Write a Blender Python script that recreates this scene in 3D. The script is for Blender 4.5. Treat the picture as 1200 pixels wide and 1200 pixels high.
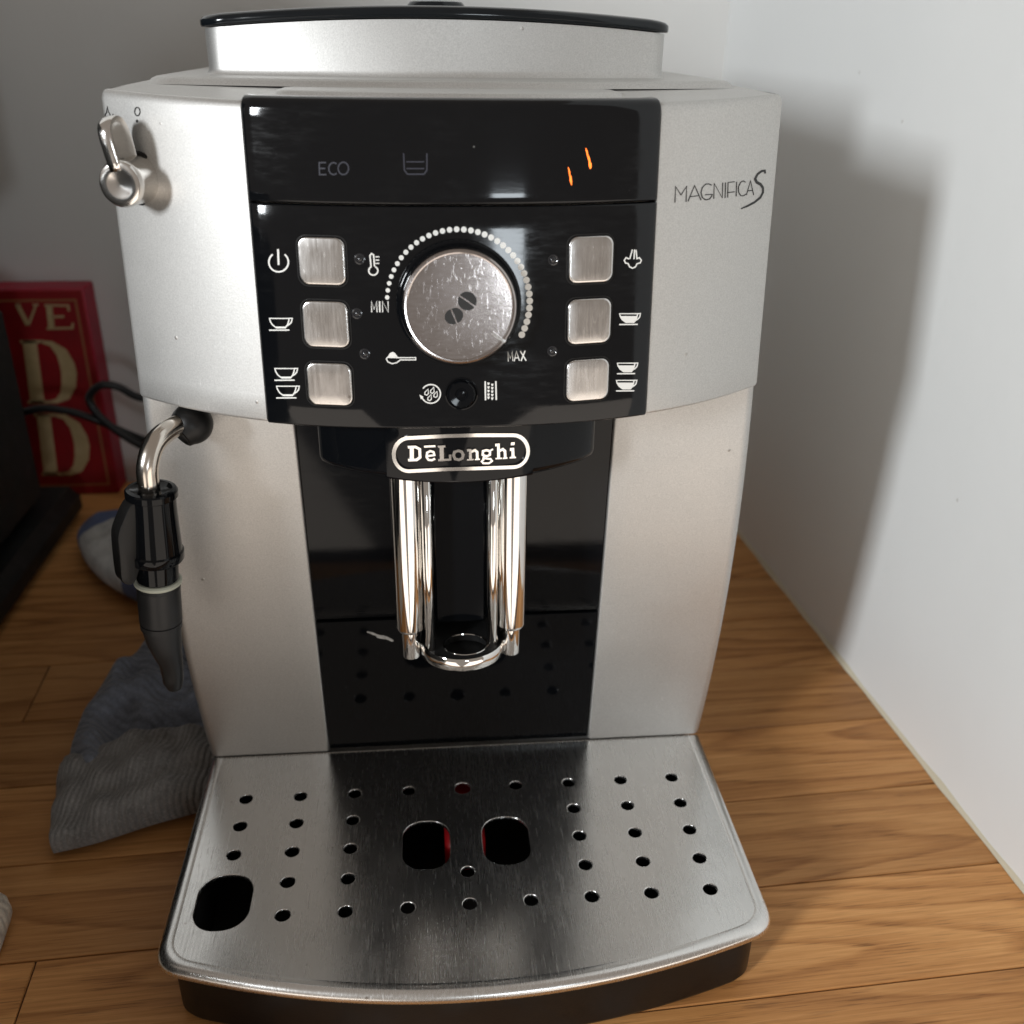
import bpy, bmesh, math, random
from mathutils import Vector, Matrix
R = math.radians
random.seed(7)
for o in list(bpy.data.objects):
    bpy.data.objects.remove(o)
scene = bpy.context.scene
COL = scene.collection

# ------------------------------------------------------------------ camera
Z0 = 0.034                                   # height of the drip grid above the counter
cam_d = bpy.data.cameras.new('camera')
cam = bpy.data.objects.new('camera', cam_d)
COL.objects.link(cam)
cam_d.sensor_width = 36
cam_d.lens = 36 * 1157.23 / 1200
cam_d.clip_start = 0.01
cam_d.clip_end = 50
pitch, yaw, roll = R(25.785), R(5.3595), R(0.7212)
F = Vector((math.sin(yaw) * math.cos(pitch), math.cos(yaw) * math.cos(pitch), -math.sin(pitch)))
RR = Vector((math.cos(yaw), -math.sin(yaw), 0))
UU = RR.cross(F)
R2 = RR * math.cos(roll) + UU * math.sin(roll)
U2 = UU * math.cos(roll) - RR * math.sin(roll)
cam.matrix_world = Matrix(((R2.x, U2.x, -F.x, -0.012), (R2.y, U2.y, -F.y, -0.3839),
                           (R2.z, U2.z, -F.z, 0.312 + Z0), (0, 0, 0, 1)))
cam_d.dof.use_dof = True
cam_d.dof.focus_distance = 0.372
cam_d.dof.aperture_fstop = 11.0
scene.camera = cam

# ------------------------------------------------------------------ room light
world = bpy.data.worlds.new('World')
scene.world = world
world.use_nodes = True
bg = world.node_tree.nodes['Background']
bg.inputs[0].default_value = (1.0, 0.87, 0.76, 1)
bg.inputs[1].default_value = 0.25


def area(name, loc, target, sx, sy, power, col):
    d = bpy.data.lights.new(name, 'AREA')
    d.shape = 'RECTANGLE'
    d.size, d.size_y = sx, sy
    d.energy = power
    d.color = col
    o = bpy.data.objects.new(name, d)
    COL.objects.link(o)
    o.location = loc
    o.rotation_euler = (Vector(target) - Vector(loc)).to_track_quat('-Z', 'Y').to_euler()
    return o


# daylight from the window on the left and from a narrower opening behind the camera
area('window_light_left', (-1.62, -1.56, 0.88), (0.0, 0.0, 0.2), 0.26, 0.45, 42, (0.93, 0.97, 1.0))
area('window_light_behind', (0.42, -2.55, 0.28), (0.0, 0.0, 0.25), 0.27, 0.30, 4.2, (0.86, 0.94, 1.0))

# warm light bounced off the floor in front of the worktop
# (the photographer stands in the gap between the two)
area('floor_bounce', (-0.78, -1.50, -0.78), (-0.60, -1.15, 0.2), 1.05, 2.4, 10.5, (1.0, 0.89, 0.78))
area('floor_bounce', (0.86, -1.50, -0.78), (0.66, -1.15, 0.2), 1.45, 2.4, 16.0, (1.0, 0.89, 0.78))

scene.view_settings.view_transform = 'Standard'
scene.view_settings.look = 'None'
scene.view_settings.exposure = 0.12
scene.view_settings.gamma = 1
scene.render.engine = 'CYCLES'
scene.render.resolution_x = 1024
scene.render.resolution_y = 1024


# ------------------------------------------------------------------ materials
class NT:
    def __init__(self, name):
        self.m = bpy.data.materials.new(name)
        self.m.use_nodes = True
        self.t = self.m.node_tree
        self.b = self.t.nodes['Principled BSDF']

    def n(self, kind, **kw):
        x = self.t.nodes.new(kind)
        for k, v in kw.items():
            if k.startswith('i_'):
                x.inputs[k[2:].replace('_', ' ')].default_value = v
            else:
                setattr(x, k, v)
        return x

    def l(self, a, b):
        self.t.links.new(a, b)

    def set(self, **kw):
        for k, v in kw.items():
            k = {'rough': 'Roughness', 'metal': 'Metallic', 'base': 'Base Color', 'spec': 'Specular IOR Level',
                 'coat': 'Coat Weight', 'coat_rough': 'Coat Roughness', 'aniso': 'Anisotropic',
                 'trans': 'Transmission Weight', 'sheen': 'Sheen Weight'}.get(k, k)
            if k == 'Base Color' and len(v) == 3:
                v = (*v, 1)
            self.b.inputs[k].default_value = v

    def coords(self, scale=(1, 1, 1), kind='Object', rot=(0, 0, 0)):
        tc = self.n('ShaderNodeTexCoord')
        mp = self.n('ShaderNodeMapping')
        mp.inputs['Scale'].default_value = scale
        mp.inputs['Rotation'].default_value = rot
        self.l(tc.outputs[kind], mp.inputs['Vector'])
        return mp.outputs[0]

    def noise(self, vec, scale, detail=2, rough=.5):
        x = self.n('ShaderNodeTexNoise')
        x.inputs['Scale'].default_value = scale
        x.inputs['Detail'].default_value = detail
        x.inputs['Roughness'].default_value = rough
        self.l(vec, x.inputs['Vector'])
        return x.outputs['Fac']

    def ramp(self, fac, stops, interp='LINEAR'):
        x = self.n('ShaderNodeValToRGB')
        cr = x.color_ramp
        cr.interpolation = interp
        while len(cr.elements) < len(stops):
            cr.elements.new(.5)
        for e, (p, cl) in zip(cr.elements, stops):
            e.position = p
            e.color = (cl, cl, cl, 1) if isinstance(cl, (int, float)) else (*cl, 1)
        self.l(fac, x.inputs[0])
        return x.outputs[0]

    def map(self, fac, a, b, c, d):
        x = self.n('ShaderNodeMapRange')
        for i, v in enumerate((a, b, c, d)):
            x.inputs[i + 1].default_value = v
        self.l(fac, x.inputs[0])
        return x.outputs[0]

    def mix(self, fac, a, b, mode='MIX'):
        x = self.n('ShaderNodeMix', data_type='RGBA', blend_type=mode)
        for s, v in ((x.inputs[0], fac), (x.inputs[6], a), (x.inputs[7], b)):
            if hasattr(v, 'is_output'):
                self.l(v, s)
            else:
                s.default_value = v if isinstance(v, (int, float)) else (*v, 1)
        return x.outputs[2]

    def math(self, op, a, b=0.0):
        x = self.n('ShaderNodeMath', operation=op)
        for s, v in ((x.inputs[0], a), (x.inputs[1], b)):
            if hasattr(v, 'is_output'):
                self.l(v, s)
            else:
                s.default_value = v
        return x.outputs[0]

    def bump(self, h, strength, dist, prev=None):
        x = self.n('ShaderNodeBump')
        x.inputs['Strength'].default_value = strength
        x.inputs['Distance'].default_value = dist
        self.l(h, x.inputs['Height'])
        if prev is not None:
            self.l(prev, x.inputs['Normal'])
        self.l(x.outputs[0], self.b.inputs['Normal'])
        return x.outputs[0]

    def to(self, out, name):
        self.l(out, self.b.inputs[name])


M = {}


def simple(key, base, rough, metal=0.0, **kw):
    t = NT(key)
    t.set(base=base, rough=rough, metal=metal, **kw)
    M[key] = t.m
    return t


def silver_paint(key, base, rough=.50):
    t = NT(key)
    t.set(metal=.86)
    v = t.coords()
    fl = t.noise(v, 1900, 2)
    big = t.noise(v, 14, 4)
    # fine metallic flake and a few dull dirt spots
    col = t.mix(t.map(fl, .3, .7, 0, 1), tuple(c * .90 for c in base), tuple(min(1, c * 1.08) for c in base))
    vo = t.n('ShaderNodeTexVoronoi', i_Scale=95.0)
    t.l(v, vo.inputs['Vector'])
    spot = t.ramp(vo.outputs['Distance'], [(0.0, 1.0), (.045, .6), (.07, 0.0)])
    keep = t.ramp(t.noise(v, 38, 1), [(.55, 0.0), (.61, 1.0)])
    sp = t.math('MULTIPLY', spot, keep)
    col = t.mix(t.math('MULTIPLY', sp, .55), col, (.30, .25, .20))
    # pale scuffs, short and thin, in a few rubbed areas
    sf = t.ramp(t.noise(t.coords((420, 420, 90), rot=(0, R(35), 0)), 1.0, 3, .7), [(.66, 0.0), (.72, 1.0)])
    sf = t.math('MULTIPLY', sf, t.ramp(t.noise(v, 17, 2), [(.56, 0.0), (.68, 1.0)]))
    col = t.mix(t.math('MULTIPLY', sf, .5), col, (.80, .79, .77))
    t.to(col, 'Base Color')
    t.to(t.map(big, .3, .7, rough - .07, rough + .08), 'Roughness')
    nb = t.bump(fl, .09, .0004)
    t.bump(sp, .5, .0006, nb)
    M[key] = t.m


silver_paint('silver', (.585, .575, .555))


def black_gloss(key, base=(.0035, .004, .005), smear=1.0, r0=.06, spec=.36):
    t = NT(key)
    t.set(spec=spec)
    v = t.coords()
    n1 = t.noise(v, 22, 5, .6)
    v2 = t.coords((70, 60, 330), rot=(0, R(28), 0))
    n2 = t.noise(v2, 1.6, 4, .65)
    sm = t.math('MULTIPLY', t.map(n1, .46, .70, 0, 1), t.map(n2, .40, .72, 0, 1))
    t.to(t.map(sm, 0, 1, r0, r0 + .22 * smear), 'Roughness')
    vo = t.n('ShaderNodeTexVoronoi', i_Scale=210.0)
    t.l(v, vo.inputs['Vector'])
    spot = t.ramp(vo.outputs['Distance'], [(0.0, 1.0), (.05, .8), (.09, 0.0)])
    keep = t.ramp(t.noise(v, 61, 1), [(.64, 0.0), (.68, 1.0)])
    dust = t.math('MULTIPLY', spot, keep)
    film = t.math('MULTIPLY', sm, .007 * smear)
    col = t.mix(t.math('MAXIMUM', t.math('MULTIPLY', dust, .22), film), base, (.62, .62, .60))
    t.to(col, 'Base Color')
    t.bump(n2, .015 * smear, .0003)
    M[key] = t.m


black_gloss('black_gloss')
black_gloss('black_gloss_clean', smear=.35, spec=.20)
black_gloss('black_lid', base=(.006, .008, .010), smear=.8, r0=.10)


def black_plastic(key, base, rough):
    t = NT(key)
    v = t.coords()
    n = t.noise(v, 900, 2)
    n2 = t.noise(v, 45, 4)
    t.to(t.map(n2, .3, .7, rough - .08, rough + .1), 'Roughness')
    t.to(t.mix(t.map(n2, .45, .75, 0, 1), base, tuple(c * 1.8 for c in base)), 'Base Color')
    t.bump(n, .12, .0004)
    t.set(spec=.3)
    M[key] = t.m


black_plastic('black_plastic', (.0075, .0072, .007), .42)
black_plastic('grey_plastic', (.016, .0165, .0175), .36)
black_plastic('black_matte', (.010, .011, .011), .55)
simple('rubber_ring', (.48, .50, .42), .45)
simple('print_white', (.80, .80, .77), .5)
simple('print_grey', (.026, .027, .040), .4)
simple('print_black', (.012, .012, .012), .45)
simple('red_plastic', (.45, .008, .012), .35)
simple('dried_milk', (.52, .51, .49), .8)
simple('dark_hole', (.003, .003, .003), .6)


def chrome(key, base=(.78, .77, .75), rough=.05, scuff=.10):
    t = NT(key)
    t.set(metal=1.0, base=base)
    v = t.coords()
    n = t.noise(v, 60, 5, .65)
    t.to(t.map(n, .45, .75, rough, rough + scuff), 'Roughness')
    t.bump(t.noise(v, 130, 3), .02, .0004)
    M[key] = t.m


chrome('chrome', (.84, .83, .81))
chrome('badge_chrome', (.84, .83, .81), .16, .12)
chrome('satin_steel', (.70, .65, .59), .16, .12)
chrome('knob_steel', (.80, .78, .75), .13, .12)


def brushed(key, base, rough, scale, scratch=.5, aniso=.0, rot=(0, 0, 0), blotch=.10, amp=.055):
    t = NT(key)
    t.set(metal=1.0)
    v = t.coords(scale, rot=rot)
    n = t.noise(v, 1.0, 3, .6)
    vb = t.coords()
    big = t.noise(vb, 26, 5, .6)
    # fine criss-cross scratches: thin lines of stretched voronoi cells
    vs = t.coords((1400, 90, 400), rot=(0, 0, R(14)))
    n2 = t.noise(vs, .7, 2, .7)
    sc = t.ramp(n2, [(.60, 0.0), (.70, 1.0)])
    c = t.mix(t.map(n, .3, .7, 0, 1), tuple(x * (1 - amp * 1.8) for x in base), base)
    c = t.mix(t.math('MULTIPLY', t.map(big, .5, .8, 0, 1), blotch * 3), c, tuple(x * .62 for x in base))
    vo = t.n('ShaderNodeTexVoronoi', i_Scale=120.0)
    t.l(vb, vo.inputs['Vector'])
    spot = t.ramp(vo.outputs['Distance'], [(0.0, 1.0), (.05, .8), (.10, 0.0)])
    keep = t.ramp(t.noise(vb, 47, 1), [(.62, 0.0), (.66, 1.0)])
    sp = t.math('MULTIPLY', spot, keep)
    c = t.mix(t.math('MULTIPLY', sp, .6), c, (.20, .15, .10))
    t.to(c, 'Base Color')
    r = t.math('ADD', t.map(n, .25, .75, rough - amp, rough + amp), t.math('MULTIPLY', t.map(big, .4, .75, 0, 1), blotch))
    t.to(t.math('ADD', r, t.math('MULTIPLY', sc, .16 * scratch)), 'Roughness')
    nb = t.bump(n, .012, .0003)
    t.bump(sc, .05 * scratch, .0003, nb)
    M[key] = t.m


brushed('brushed_steel', (.86, .85, .83), .235, (1500, 60, 900), .55, blotch=.07, amp=.045)
brushed('button_steel', (.72, .70, .68), .19, (1500, 200, 110), .30, blotch=.12, amp=.035)
brushed('dial_steel', (.47, .43, .415), .115, (300, 300, 1500), .5, rot=(0, R(30), 0), blotch=.05, amp=.018)

t = NT('glint_emissive')  # emissive orange that paints reflected glints on the display, not a lamp
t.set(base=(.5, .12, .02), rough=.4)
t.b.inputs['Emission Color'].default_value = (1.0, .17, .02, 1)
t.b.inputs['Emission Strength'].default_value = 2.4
M['glint_emissive'] = t.m

t = NT('indicator')
t.set(base=(.02, .02, .022), rough=.12)
M['indicator'] = t.m

t = NT('smoked_plate')
t.set(base=(.02, .02, .02), rough=.08)
t.bump(t.noise(t.coords(), 160, 3), .05, .0004)
M['smoked_plate'] = t.m


def wall_paint(key, base):
    t = NT(key)
    v = t.coords()
    n = t.noise(v, 55, 4)
    n2 = t.noise(v, 5, 3)
    col = t.mix(t.map(n2, .3, .7, 0, 1), tuple(c * .97 for c in base), base)
    vo = t.n('ShaderNodeTexVoronoi', i_Scale=46.0)
    t.l(v, vo.inputs['Vector'])
    spot = t.ramp(vo.outputs['Distance'], [(0.0, 1.0), (.04, .8), (.06, 0.0)])
    keep = t.ramp(t.noise(v, 17, 1), [(.60, 0.0), (.64, 1.0)])
    sp = t.math('MULTIPLY', spot, keep)
    t.to(t.mix(t.math('MULTIPLY', sp, .5), col, (.34, .31, .27)), 'Base Color')
    t.set(rough=.55)
    nb = t.bump(n, .16, .002)
    t.bump(sp, .25, .0015, nb)
    M[key] = t.m


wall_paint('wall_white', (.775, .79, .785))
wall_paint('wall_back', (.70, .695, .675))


def wood(key):
    t = NT(key)
    tc = t.n('ShaderNodeTexCoord')
    oi = t.n('ShaderNodeObjectInfo')
    off = t.n('ShaderNodeVectorMath', operation='SCALE')
    cmb = t.n('ShaderNodeCombineXYZ')
    t.l(oi.outputs['Random'], cmb.inputs[0])
    t.l(t.math('MULTIPLY', oi.outputs['Random'], 3.7), cmb.inputs[1])
    t.l(t.math('MULTIPLY', oi.outputs['Random'], 7.1), cmb.inputs[2])
    t.l(cmb.outputs[0], off.inputs[0])
    off.inputs['Scale'].default_value = 9.0
    add = t.n('ShaderNodeVectorMath', operation='ADD')
    t.l(tc.outputs['Object'], add.inputs[0])
    t.l(off.outputs[0], add.inputs[1])

    def sc(s):
        mp = t.n('ShaderNodeMapping')
        mp.inputs['Scale'].default_value = s
        t.l(add.outputs[0], mp.inputs['Vector'])
        return mp.outputs[0]
    # growth rings: contour lines of a slow, stretched noise field
    field = t.noise(sc((1.7, 15, 15)), 1.0, 2, .45)
    ring = t.math('FRACT', t.math('ADD', t.math('MULTIPLY', field, 15.0), t.math('MULTIPLY', t.noise(sc((14, 160, 160)), 1.0, 2), .30)))
    ring = t.ramp(ring, [(.0, .15), (.55, .35), (.88, 1.0), (1.0, .15)])
    broad = t.noise(sc((3, 30, 30)), 1.0, 3)
    fine = t.noise(sc((22, 700, 700)), 1.0, 4, .65)
    pores = t.ramp(t.noise(sc((48, 1300, 1300)), 1.0, 2, .6), [(.57, 0.0), (.66, 1.0)])
    g = t.math('ADD', t.math('MULTIPLY', ring, .24),
               t.math('ADD', t.math('MULTIPLY', broad, .48), t.math('MULTIPLY', fine, .52)))
    col = t.ramp(g, [(.40, (.72, .372, .138)), (.62, (.53, .245, .079)), (.90, (.27, .102, .027))])
    tint = t.map(oi.outputs['Random'], 0, 1, .72, 1.16)
    cc = t.n('ShaderNodeCombineColor')
    for i in range(3):
        t.l(tint, cc.inputs[i])
    col = t.mix(1.0, col, cc.outputs[0], 'MULTIPLY')
    pm = t.math('MULTIPLY', pores, t.map(ring, .2, .9, .35, 1))
    col = t.mix(t.math('MULTIPLY', pm, .55), col, (.09, .035, .012))
    t.to(col, 'Base Color')
    t.to(t.map(fine, .3, .7, .40, .56), 'Roughness')
    nb = t.bump(fine, .08, .0006)
    t.bump(pm, -.15, .0005, nb)
    t.set(spec=.35)
    M[key] = t.m


wood('oak')
simple('groove', (.045, .022, .010), .8)
simple('sealant', (.60, .55, .42), .5)


def knit(key, base, rib=.003, rot=0, wr=.35):
    """knitted cloth; rib is the spacing of the ribs in metres"""
    t = NT(key)
    v = t.coords(rot=(0, 0, rot))
    w = t.n('ShaderNodeTexWave', bands_direction='X')
    w.inputs['Scale'].default_value = 6.2832 / (20 * rib)
    w.inputs['Distortion'].default_value = 1.0
    w.inputs['Detail'].default_value = 2
    w.inputs['Detail Scale'].default_value = 1.2
    t.l(v, w.inputs['Vector'])
    n = t.noise(v, 70, 5, .65)
    fz = t.noise(v, 900, 3, .7)
    c = t.mix(t.map(n, .3, .7, 0, 1), tuple(x * .70 for x in base), tuple(min(1, x * 1.30) for x in base))
    c = t.mix(t.math('MULTIPLY', w.outputs['Fac'], .28), c, tuple(x * .42 for x in base))
    c = t.mix(t.map(fz, .50, .75, 0, .6), c, tuple(min(1, x * 1.8) for x in base))
    t.to(c, 'Base Color')
    t.set(rough=.95, spec=.1, sheen=.3)
    nb = t.bump(w.outputs['Fac'], .8, .0010)
    nb = t.bump(fz, .5, .0008, nb)
    t.bump(n, wr, .004, nb)
    M[key] = t.m
    return t, c


knit('knit_grey', (.185, .200, .240), .0042, R(-62), .9)
knit('knit_cuff', (.225, .215, .205), .0026, R(6), .5)
knit('knit_white', (.62, .61, .585), .0020, R(30))
knit('knit_blue', (.075, .115, .270), .0020, R(30))
knit('cloth_cream', (.66, .58, .48), .0040, R(70), .6)
simple('print_teal', (.05, .22, .28), .9)
simple('print_pink', (.50, .16, .18), .9)
simple('print_ink', (.02, .025, .04), .9)


def paint_board(key, base, dark):
    t = NT(key)
    v = t.coords()
    n = t.noise(v, 38, 5, .65)
    t.to(t.mix(t.map(n, .35, .7, 0, 1), base, dark), 'Base Color')
    t.set(rough=.5)
    M[key] = t.m


paint_board('sign_red', (.33, .002, .006), (.21, .0015, .004))
paint_board('sign_edge', (.36, .003, .030), (.27, .002, .022))
paint_board('sign_cream', (.60, .46, .25), (.44, .32, .15))
simple('sign_gold', (.34, .13, .05), .55)
simple('cord_black', (.008, .008, .009), .4)


# ------------------------------------------------------------------ mesh helpers
def obj(name, verts, faces, mat, parent=None, angle=40, loc=None, flat_top=False):
    me = bpy.data.meshes.new(name)
    me.from_pydata([tuple(v) for v in verts], [], faces)
    bm = bmesh.new()
    bm.from_mesh(me)
    bmesh.ops.remove_doubles(bm, verts=bm.verts, dist=2e-6)
    bmesh.ops.recalc_face_normals(bm, faces=bm.faces)
    bm.to_mesh(me)
    bm.free()
    me.shade_smooth()
    if angle < 180:
        me.set_sharp_from_angle(angle=R(angle))
    if flat_top:
        for p in me.polygons:
            if p.normal.z > .999:
                p.use_smooth = False
    me.materials.append(M[mat])
    o = bpy.data.objects.new(name, me)
    COL.objects.link(o)
    if parent is not None:
        o.parent = parent
    if loc is not None:
        o.location = loc
    return o


def thing(name, label, cat, loc=(0, 0, 0), group=None):
    o = bpy.data.objects.new(name, None)
    o.empty_display_size = .02
    COL.objects.link(o)
    o.location = loc
    o['label'] = label
    o['category'] = cat
    if group:
        o['group'] = group
    return o


def grid(rows, closed=False, cap0=False, cap1=False):
    n = len(rows[0])
    V = [p for r in rows for p in r]
    Fs = []
    for i in range(len(rows) - 1):
        for j in range(n if closed else n - 1):
            a, b = i * n + j, i * n + (j + 1) % n
            Fs.append((a, b, b + n, a + n))
    if cap0:
        Fs.append(tuple(range(n))[::-1])
    if cap1:
        Fs.append(tuple(range((len(rows) - 1) * n, len(rows) * n)))
    return V, Fs


class MB:
    def __init__(self):
        self.V, self.F = [], []

    def add(self, vf):
        k = len(self.V)
        self.V += vf[0]
        self.F += [tuple(i + k for i in f) for f in vf[1]]
        return self

    def obj(self, name, mat, parent=None, angle=40, loc=None):
        return obj(name, self.V, self.F, mat, parent, angle, loc)


def frame(n, up=(0, 0, 1)):
    n = Vector(n).normalized()
    x = Vector(up).cross(n)
    x = x.normalized() if x.length > 1e-4 else Vector((1, 0, 0))
    return x, n.cross(x), n


def lathe(c, axis, prof, n=40, up=(0, 0, 1), sx=1.0):
    x, y, z = frame(axis, up)
    c = Vector(c)
    rows = [[c + z * h + (x * (math.cos(2 * math.pi * i / n) * sx) + y * math.sin(2 * math.pi * i / n)) * max(r, 1e-5)
             for i in range(n)] for r, h in prof]
    return grid(rows, True, True, True)


def smooth_path(P, m=8):
    P = [Vector(p) for p in P]
    Q = [P[0] * 2 - P[1]] + P + [P[-1] * 2 - P[-2]]
    out = []
    for i in range(1, len(Q) - 2):
        a, b, c, d = Q[i - 1:i + 3]
        for k in range(m):
            s = k / m
            out.append(.5 * ((2 * b) + (c - a) * s + (2 * a - 5 * b + 4 * c - d) * s * s + (3 * b - a - 3 * c + d) * s ** 3))
    out.append(P[-1])
    return out


def tube(pts, r, n=16):
    pts = [Vector(p) for p in pts]
    T = [(pts[min(i + 1, len(pts) - 1)] - pts[max(i - 1, 0)]).normalized() for i in range(len(pts))]
    x = T[0].orthogonal().normalized()
    rows = []
    for p, t_, k in zip(pts, T, range(len(pts))):
        x = (x - t_ * x.dot(t_)).normalized()
        y = t_.cross(x)
        rr = r(k / (len(pts) - 1)) if callable(r) else r
        rows.append([p + (x * math.cos(2 * math.pi * i / n) + y * math.sin(2 * math.pi * i / n)) * rr for i in range(n)])
    return grid(rows, True, True, True)


def box(x0, x1, y0, y1, z0, z1, b=.001):
    def lp(d, z):
        return [Vector(p) for p in ((x0 + d, y0, z), (x1 - d, y0, z), (x1, y0 + d, z), (x1, y1 - d, z),
                                    (x1 - d, y1, z), (x0 + d, y1, z), (x0, y1 - d, z), (x0, y0 + d, z))]

    def ins(d, z):
        return [Vector((min(max(p.x, x0 + d), x1 - d), min(max(p.y, y0 + d), y1 - d), z)) for p in lp(b, z)]
    return grid([ins(b, z0), lp(b, z0 + b), lp(b, z1 - b), ins(b, z1)], True, True, True)


def rsq(hw, hh, r, n=6):
    out = []
    for cx, cy, a0 in ((hw - r, hh - r, 0), (-hw + r, hh - r, 90), (-hw + r, -hh + r, 180), (hw - r, -hh + r, 270)):
        for i in range(n + 1):
            a = R(a0 + 90 * i / n)
            out.append((cx + r * math.cos(a), cy + r * math.sin(a)))
    return out


def extrude_poly(poly, f, d0, d1):
    """poly of 2-D points, f(a, b, d) -> 3-D; a solid slab between depths d0 and d1"""
    return grid([[f(a, b, d0) for a, b in poly], [f(a, b, d1) for a, b in poly]], True, True, True)


def ribbon(pts, w, closed, f, d0, d1, round_ends=False):
    """stroke of width w (number or list) along 2-D pts, mapped by f and given depth"""
    P = [Vector(p) for p in pts]
    n = len(P)
    W = w if isinstance(w, (list, tuple)) else [w] * n
    Lp, Rp = [], []
    for i in range(n):
        a = P[(i - 1) % n] if (closed or i > 0) else P[i]
        b = P[(i + 1) % n] if (closed or i < n - 1) else P[i]
        t0 = (P[i] - a).normalized() if (P[i] - a).length > 1e-9 else (b - P[i]).normalized()
        t1 = (b - P[i]).normalized() if (b - P[i]).length > 1e-9 else t0
        n0, n1 = Vector((-t0.y, t0.x)), Vector((-t1.y, t1.x))
        m = n0 + n1
        m = m.normalized() if m.length > 1e-6 else n0
        k = W[i] / 2 / max(.80, m.dot(n0))
        Lp.append(P[i] + m * k)
        Rp.append(P[i] - m * k)
    V, Fs = [], []
    for i in range(n):
        for q in (Lp[i], Rp[i]):
            V.append(f(q.x, q.y, d1))
        for q in (Lp[i], Rp[i]):
            V.append(f(q.x, q.y, d0))
    for i in range(n if closed else n - 1):
        a, b = 4 * i, 4 * ((i + 1) % n)
        Fs += [(a, a + 1, b + 1, b), (a + 2, b + 2, b + 3, a + 3), (a, b, b + 2, a + 2), (a + 1, a + 3, b + 3, b + 1)]
    if not closed:
        Fs += [(0, 2, 3, 1), (4 * n - 4, 4 * n - 3, 4 * n - 1, 4 * n - 2)]
    return V, Fs


def strokes(key, f, d0, d1):
    mb = MB()
    for kind, w, closed, pts in PRINT[key]:
        pts = [(a / 1000, b / 1000) for a, b in pts]
        if kind == 'f':
            mb.add(extrude_poly(pts, f, d0, d1))
        else:
            w = [x / 1000 for x in w] if isinstance(w, list) else w / 1000
            mb.add(ribbon(pts, w, closed, f, d0, d1))
    return mb


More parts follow.
